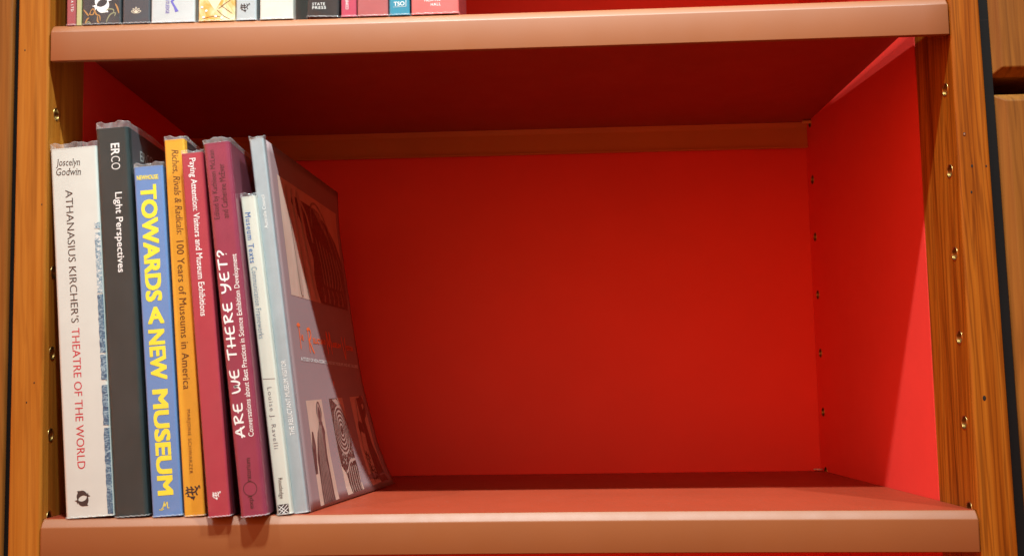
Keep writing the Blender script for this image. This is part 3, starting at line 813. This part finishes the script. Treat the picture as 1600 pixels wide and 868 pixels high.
# large picture: a plain winged carving
e0, e1, ez0, ez1 = 0.0295, 0.2470, 0.1710, 0.2705
cgrid('cover_picture', PIC, e0, e1, ez0, ez1, PL*0.6, b, 18)
pic = b.children[-1]
FOLD2 = pattern('feather_print', (0.17, 0.09, 0.075, 1), (0.40, 0.25, 0.20, 1), (200, 200, 200), 0.35, 0.6, 4, 0.4)
body = band([(0.0, 0.47), (0.2, 0.40), (0.4, 0.44), (0.6, 0.36), (0.75, 0.26), (0.84, 0.16), (0.90, 0.20)], [(0.0, 1.0), (0.3, 1.0), (0.5, 1.0), (0.66, 0.92), (0.78, 0.80), (0.86, 0.66), (0.90, 0.50)])
shapes_on('carved_figure', FIG2, pic, [body], e0, e1, ez0, ez1, PL*1.2)
st = []
for k in range(15):
    a = k/14
    st.append(ribbon([(0.52+0.10*a, 0.90-0.10*a), (0.66+0.10*a, 0.86-0.20*a), (0.80+0.10*a, 0.62-0.30*a), (0.88+0.08*a, 0.40-0.34*a)], 0.010, n=6))
st.append(ribbon([(0.48, 0.70), (0.50, 0.90), (0.60, 0.95), (0.74, 0.84), (0.88, 0.62), (0.97, 0.40)], 0.022, n=8))
for k in range(5): st.append(ribbon([(0.54+0.085*k, 0.16), (0.56+0.085*k, 0.08), (0.545+0.085*k, 0.02)], 0.022, n=4))
shapes_on('carved_lines', FOLD2, pic, st, e0, e1, ez0, ez1, PL*1.7)
st = [ribbon([(0.17+0.12*k, 0.02), (0.15+0.10*k, 0.5), (0.12+0.08*k, 0.96)], 0.045, n=8) for k in range(3)]
st += [ribbon([(0.52+0.06*k, 0.62-0.02*k), (0.56+0.06*k, 0.40-0.02*k), (0.58+0.05*k, 0.18)], 0.014, n=6) for k in range(7)]
st += [ribbon([(0.30, 0.9), (0.40, 0.78), (0.46, 0.55)], 0.03, n=6)]
FOLD = pattern('fold_print', (0.40, 0.26, 0.20, 1), (0.50, 0.34, 0.27, 1), (60, 60, 30), 0.35, 0.65, 4, 0.33)
shapes_on('carved_lines', FOLD, pic, st, e0, e1, ez0, ez1, PL*2.3)
# three small pictures along the foot
def small(y0, y1, z0=0.0005, z1=0.0850):
    return cgrid('cover_picture', PIC, y0, y1, z0, z1, PL*0.6, b, 12), (y0, y1, z0, z1)
p, R_ = small(0.0330, 0.0830)
fig = band([(0.0, 0.18), (0.45, 0.22), (0.62, 0.36), (0.69, 0.44), (0.74, 0.58), (0.80, 0.60), (0.86, 0.54), (0.93, 0.56), (0.98, 0.66)], [(0.0, 0.80), (0.45, 0.80), (0.62, 0.84), (0.69, 0.90), (0.74, 0.82), (0.80, 0.80), (0.86, 0.86), (0.93, 0.84), (0.98, 0.76)])
arm = band([(0.30, 0.0), (0.56, 0.0), (0.70, 0.10)], [(0.30, 0.12), (0.56, 0.22), (0.70, 0.16)])
shapes_on('standing_figure', FIG, p, [fig, arm], *R_, PL*1.2)
st = [ribbon([(0.25+0.09*k, 0.02), (0.30+0.075*k, 0.3), (0.42+0.05*k, 0.58), (0.56+0.03*k, 0.75)], 0.018, n=6) for k in range(6)]+[ribbon([(0.62, 0.78), (0.58, 0.86), (0.68, 0.95), (0.78, 0.88), (0.76, 0.78)], 0.03, n=6)]
shapes_on('figure_lines', LINEL, p, st, *R_, PL*1.7)
p, R_ = small(0.1085, 0.1590)
shapes_on('carved_panel', FIG2, p, [band([(0.0, 0.30), (0.22, 0.22), (0.3, 0.02), (0.75, 0.0), (1.0, 0.0)], [(0.0, 0.9), (0.22, 1.0), (0.3, 1.0), (0.75, 1.0), (1.0, 0.55)])], *R_, PL*1.2)
st = []
for k in range(5):
    rr = 0.10+0.075*k
    st.append(ribbon([(0.5+rr*1.1*math.cos(t), 0.66+rr*0.62*math.sin(t)) for t in [2*PI*q/12 for q in range(12)]], 0.022, closed=True, n=4))
for k in range(5): st.append(ribbon([(0.34+0.13*k, 0.0), (0.36+0.13*k, 0.2), (0.42+0.12*k, 0.27)], 0.035, n=5))
st.append(ribbon([(0.22, 0.22), (0.4, 0.25), (0.6, 0.32), (1.0, 0.33)], 0.025, n=6))
for k in range(3): st.append(ribbon([(0.2+0.1*k, 0.99), (0.6+0.1*k, 0.91), (0.98, 0.84-0.03*k)], 0.022, n=6))
for k in range(46): 
    a_, c_ = random.uniform(0.15, 0.95), random.uniform(0.30, 0.46); st.append(ribbon([(a_, c_), (a_+0.03, c_+0.012)], 0.022, n=2))
shapes_on('carved_lines', LINEL, p, st, *R_, PL*1.7)
p, R_ = small(0.1880, 0.2440)
fig = band([(0.0, 0.55), (0.3, 0.50), (0.55, 0.52), (0.70, 0.50), (0.85, 0.48), (0.98, 0.46)], [(0.0, 1.0), (0.3, 0.92), (0.55, 0.80), (0.70, 0.74), (0.85, 0.78), (0.98, 0.68)])
shapes_on('dancing_figure', FIG, p, [fig, ribbon([(0.52, 0.62), (0.28, 0.66), (0.20, 0.60)], 0.12), ribbon([(0.66, 0.76), (0.94, 0.84), (0.88, 0.96), (0.62, 0.92)], 0.10)], *R_, PL*1.2)
st = [ribbon([(0.40, 0.98), (0.22, 0.6), (0.18, 0.35), (0.22, 0.02)], 0.018)]
for k in range(70):
    a_, c_ = random.uniform(0.20, 0.62), random.uniform(0.02, 0.36); 
    if a_ < 0.62-c_*0.5: st.append(ribbon([(a_, c_), (a_+random.uniform(-0.05, 0.05), c_+0.02)], 0.028, n=2))
shapes_on('figure_lines', LINED, p, st, *R_, PL*1.7)
# cover lettering
T_ = []
def cap(strokes, x0, w, z0, hz):
    for s_ in strokes: T_.append(ribbon([(x0+a*w, z0+c_*hz) for a, c_ in s_], 0.0024, n=6))
cap([[(0, 0.93), (0.5, 1.0), (1.0, 0.95)], [(0.5, 1.0), (0.55, 0.5), (0.5, 0)]], 0.0345, 0.0100, 0.1270, 0.0205)
cap([[(0.2, 1.0), (0.2, 0)], [(0, 0.95), (0.6, 1.0), (0.8, 0.75), (0.25, 0.5)], [(0.3, 0.5), (0.7, 0.2), (1.1, 0)]], 0.0650, 0.0155, 0.1245, 0.0205)
cap([[(0, 0), (0.1, 1.0), (0.5, 0.35), (0.85, 1.0), (1.0, 0.0)]], 0.1330, 0.0160, 0.1245, 0.0205)
cap([[(0, 1.0), (0.5, 0), (1.0, 1.0)]], 0.1950, 0.0150, 0.1215, 0.0215)
for grp in (T_[:2], T_[2:5], T_[5:6], T_[6:]):
    V, F = merge(grp); mb = MB(); mb.add([cov(a, c_, PL+0.00003*l) for a, c_, l in V], F); mb.build('cover_title_capital', INK_ORANGE, b, recalc=False)
for s_, ya, yb, z in (('HE', 44.0, 50.5, 137.0), ('ELUCTANT', 82.5, 129.0, 135.5), ('USEUM', 151.5, 188.0, 134.0), ('ISITOR', 212.0, 242.0, 132.5)):
    letters('cover_title_lettering', b, INK_ORANGE, s_, 'hor', (ya, z), (yb, z-0.5), 4.6, fn=cmap, bold=0.03)
letters('cover_subtitle_lettering', b, INK_WHITE, 'A STUDY OF NON-GOERS TO HISTORY MUSEUMS AND ART GALLERIES', 'hor', (35.0, 119.0), (252, 114.5), 3.0, fn=cmap, bold=0.01)
v, f = ribbon([(0, 0), (0.4, 0.8), (0.5, 0.3), (1, 1)], 0.2); put('cover_mark', b, INK_ORANGE, v, f, cmap, 'hor', (133.5, 98.5), (139, 98.5), 5.0)
letters('title_lettering', b, INK_WHITE, 'THE RELUCTANT MUSEUM VISITOR', 'up', (6.6, 59.8), (6.2, 117.9), 3.7, bold=0.005)
letters('sponsor_lettering', b, INK_WHITE, 'Australia Council', 'up', (5.4, 222.5), (5.5, 249.2), 2.7, bold=0.008)

# ------------------------------------------------------------------ upper row (only the feet of the spines show)
UPPER = 'books standing in a row on the upper shelf'
def up(label, x0, x1, hh, spine_mat, cover_mat=None, lean=0.0, d=0.22, jacket=True, dz=0.0, **kw):
    return book(label, UPPER, (x0, Y0, Z1+dz), lean, x1-x0, hh, d, spine_mat, cover_mat or spine_mat, None, jacket, **kw)
ROSE = cloth('rose_board', (0.36, 0.075, 0.085, 1), 0.35)
b = up('maroon spine with white letters, leftmost in the upper row', 0.0106, 0.0181, 0.25, ROSE, lean=0.3)
letters('publisher_lettering', b, INK_WHITE, 'TA LTD', 'down', (4.6, 22.5), (4.6, 11.5), 2.0, bold=0.01, spacing=1.2)
OLIVE = cloth('olive_cream_board', (0.46, 0.42, 0.20, 1), 0.45)
b = up('slim olive and cream book squeezed beside the leftmost maroon spine', 0.0186, 0.0226, 0.24, OLIVE, jacket=False, r=0.0008)
NAVY = pattern('navy_floral_board', (0.022, 0.030, 0.036, 1), (0.045, 0.050, 0.055, 1), (90, 90, 90), 0.4, 0.6)
b = up('black spine with white dolphin emblem and golden sprigs in the upper row', 0.0234, 0.0548, 0.27, NAVY, lean=0.2)
v, f = dolphins(); put('dolphin_emblem', b, INK_WHITE, v, f, spine_map, 'hor', (8.0, 17.5), (24.0, 17.5), 16.0)
GOLDL = cloth('gold_print', (0.45, 0.22, 0.07, 1), 0.4); GREENL = cloth('sage_print', (0.26, 0.26, 0.15, 1), 0.4)
v, f = merge([ribbon(p, 0.05, taper=True) for p in ([(0.0, 0.72), (0.1, 0.55), (0.16, 0.42)], [(0.05, 0.1), (0.12, 0.3), (0.18, 0.36)], [(0.2, 0.6), (0.3, 0.74), (0.4, 0.5), (0.5, 0.42), (0.52, 0.2)], [(0.22, 0.62), (0.2, 0.5), (0.3, 0.5), (0.32, 0.62)], [(0.44, 0.42), (0.44, 0.2), (0.5, 0.12)], [(0.98, 0.95), (1.05, 0.75), (1.1, 0.5)])])
put('sprig_print', b, GOLDL, v, f, spine_map, 'hor', (1.0, 9.0), (30.0, 9.0), 16.0)
v, f = merge([ribbon(p, 0.05, taper=True) for p in ([(0.66, 0.02), (0.72, 0.25), (0.82, 0.42), (0.95, 0.45), (0.92, 0.3)], [(0.6, 0.45), (0.72, 0.62), (0.88, 0.6), (0.9, 0.45)], [(0.02, 0.04), (0.1, 0.1), (0.18, 0.02)])])
put('sprig_print', b, GREENL, v, f, spine_map, 'hor', (3.0, 7.0), (27.5, 7.0), 12.0)
SLATE = cloth('slate_board', (0.055, 0.062, 0.072, 1), 0.35)
b = up('slate grey spine with small cream lotus emblem in the upper row', 0.0562, 0.0783, 0.255, SLATE)
v, f = lotus(); put('lotus_emblem', b, cloth('cream_ink', (0.75, 0.64, 0.48, 1)), v, f, spine_map, 'hor', (6.8, 11.0), (15.0, 11.0), 5.4)
LGREY = cloth('light_grey_board', (0.50, 0.51, 0.50, 1), 0.4)
b = up('light grey spine with violet letters and flared violet emblem in the upper row', 0.0792, 0.1145, 0.275, LGREY)
VIOLET = cloth('violet_ink', (0.13, 0.12, 0.45, 1), 0.4)
letters('publisher_lettering', b, VIOLET, 'ROUTLEDGE', 'down', (13.3, 23.3), (13.3, 7.3), 2.9, bold=0.005)
v, f = merge([poly([(0.0, 0.75), (0.35, 1.0), (0.75, 1.0), (0.28, 0.72), (0.62, 0.38), (0.95, 0.06), (0.55, 0.0), (0.42, 0.30)])])
put('flared_emblem', b, VIOLET, v, f, spine_map, 'hor', (15.6, 14.2), (22.4, 14.2), 12.0)
MAP = pattern('ochre_map_board', (0.70, 0.30, 0.045, 1), (0.66, 0.45, 0.18, 1), (75, 75, 75), 0.40, 0.50, 4, 0.4, 0.8, (0.74, 0.62, 0.40, 1))
b = up('ochre and cream map patterned spine in the upper row', 0.1174, 0.1470, 0.265, MAP)
v, f = merge([poly([(0.30, 1.0), (0.80, 1.0), (0.56, 0.52)])]); put('map_panel', b, cloth('map_cream', (0.72, 0.60, 0.40, 1)), v, f, spine_map, 'hor', (7.0, 13.5), (19.5, 13.5), 10.0)
v, f = merge([ribbon([(0.55, 0.55), (0.75, 0.8), (0.9, 0.95)], 0.025), ribbon([(0.5, 0.5), (0.7, 0.2), (0.9, 0.02)], 0.02), ribbon([(0.62, 0.7), (0.95, 0.30)], 0.02), ribbon([(0.1, 0.1), (0.4, 0.2), (0.6, 0.16)], 0.02)])
put('map_lines', b, INK_BROWN, v, f, spine_map, 'hor', (4.0, 8.8), (27.5, 8.8), 16.0)
v, f = merge([poly([(cx+0.05*math.cos(t), cy+0.07*math.sin(t)) for t in [2*PI*k/12 for k in range(12)]]) for cx, cy in ((0.1, 0.75), (0.26, 0.52), (0.62, 0.16), (0.16, 0.12), (0.85, 0.05))])
put('map_dots', b, INK_WHITE, v, f, lambda u, v, l: spine_map(u, v, l, -2*LIFT), 'hor', (2.0, 7.0), (20.0, 7.0), 11.0)
G2 = cloth('pale_grey_board', (0.40, 0.42, 0.42, 1), 0.4)
b = up('narrow pale grey spine with dark pen emblem in the upper row', 0.1477, 0.1640, 0.255, G2)
v, f = curl_emblem(); put('pen_emblem', b, INK_BLACK, v, f, spine_map, 'hor', (3.2, 10.0), (11.4, 10.0), 7.6)
IVORY = cloth('ivory_board', (0.55, 0.53, 0.46, 1), 0.4)
b = up('plain ivory spine standing just left of the dark gap in the upper row', 0.1668, 0.1936, 0.245, IVORY)
BLK = cloth('black_board_print', (0.018, 0.021, 0.022, 1), 0.25)
b = up('black spine with two lines of white capitals in the upper row', 0.2046, 0.2298, 0.25, BLK, lean=-1.8, dz=0.0008)
letters('publisher_lettering', b, INK_WHITE, 'STATE', 'hor', (3.9, 10.5), (14.0, 10.7), 2.2, spacing=1.15)
letters('publisher_lettering', b, INK_WHITE, 'PRESS', 'hor', (4.1, 7.5), (14.9, 7.8), 2.3, spacing=1.15)
PINK = cloth('raspberry_board', (0.42, 0.045, 0.085, 1), 0.35)
b = up('narrow raspberry spine with white vertical letters in the upper row', 0.2317, 0.2440, 0.24, PINK)
letters('publisher_lettering', b, INK_WHITE, 'COMPASS', 'up', (4.9, 6.0), (4.9, 18.5), 2.4, bold=0.004)
DUSTY = cloth('dusty_red_board', (0.36, 0.085, 0.085, 1), 0.35)
b = up('plain dusty red spine left of the teal one in the upper row', 0.2447, 0.2692, 0.26, DUSTY)
TEAL = cloth('teal_board', (0.018, 0.20, 0.29, 1), 0.35)
b = up('teal spine with white boxed letters in the upper row', 0.2700, 0.2863, 0.245, TEAL)
letters('publisher_lettering', b, INK_WHITE, 'TSO', 'hor', (3.6, 9.2), (12.2, 9.4), 3.3, bold=0.012)
v, f = merge([ribbon([(0, 0), (1, 0.03)], 0.035), ribbon([(1, 0.03), (1, 1)], 0.035)]); put('letter_box', b, INK_WHITE, v, f, spine_map, 'hor', (3.2, 9.6), (13.5, 9.6), 6.0)
CORAL = cloth('coral_board', (0.62, 0.115, 0.105, 1), 0.35)
b = up('thick coral spine, rightmost in the upper row', 0.2876, 0.3250, 0.265, CORAL, cloth('coral_cover', (0.35, 0.07, 0.07, 1)), lean=0.3)
letters('publisher_lettering', b, INK_WHITE, 'PRENTICE', 'hor', (10.5, 11.3), (23.0, 11.5), 2.4, spacing=1.15)
letters('publisher_lettering', b, INK_WHITE, 'HALL', 'hor', (15.4, 7.7), (23.2, 7.9), 2.4, spacing=1.15)
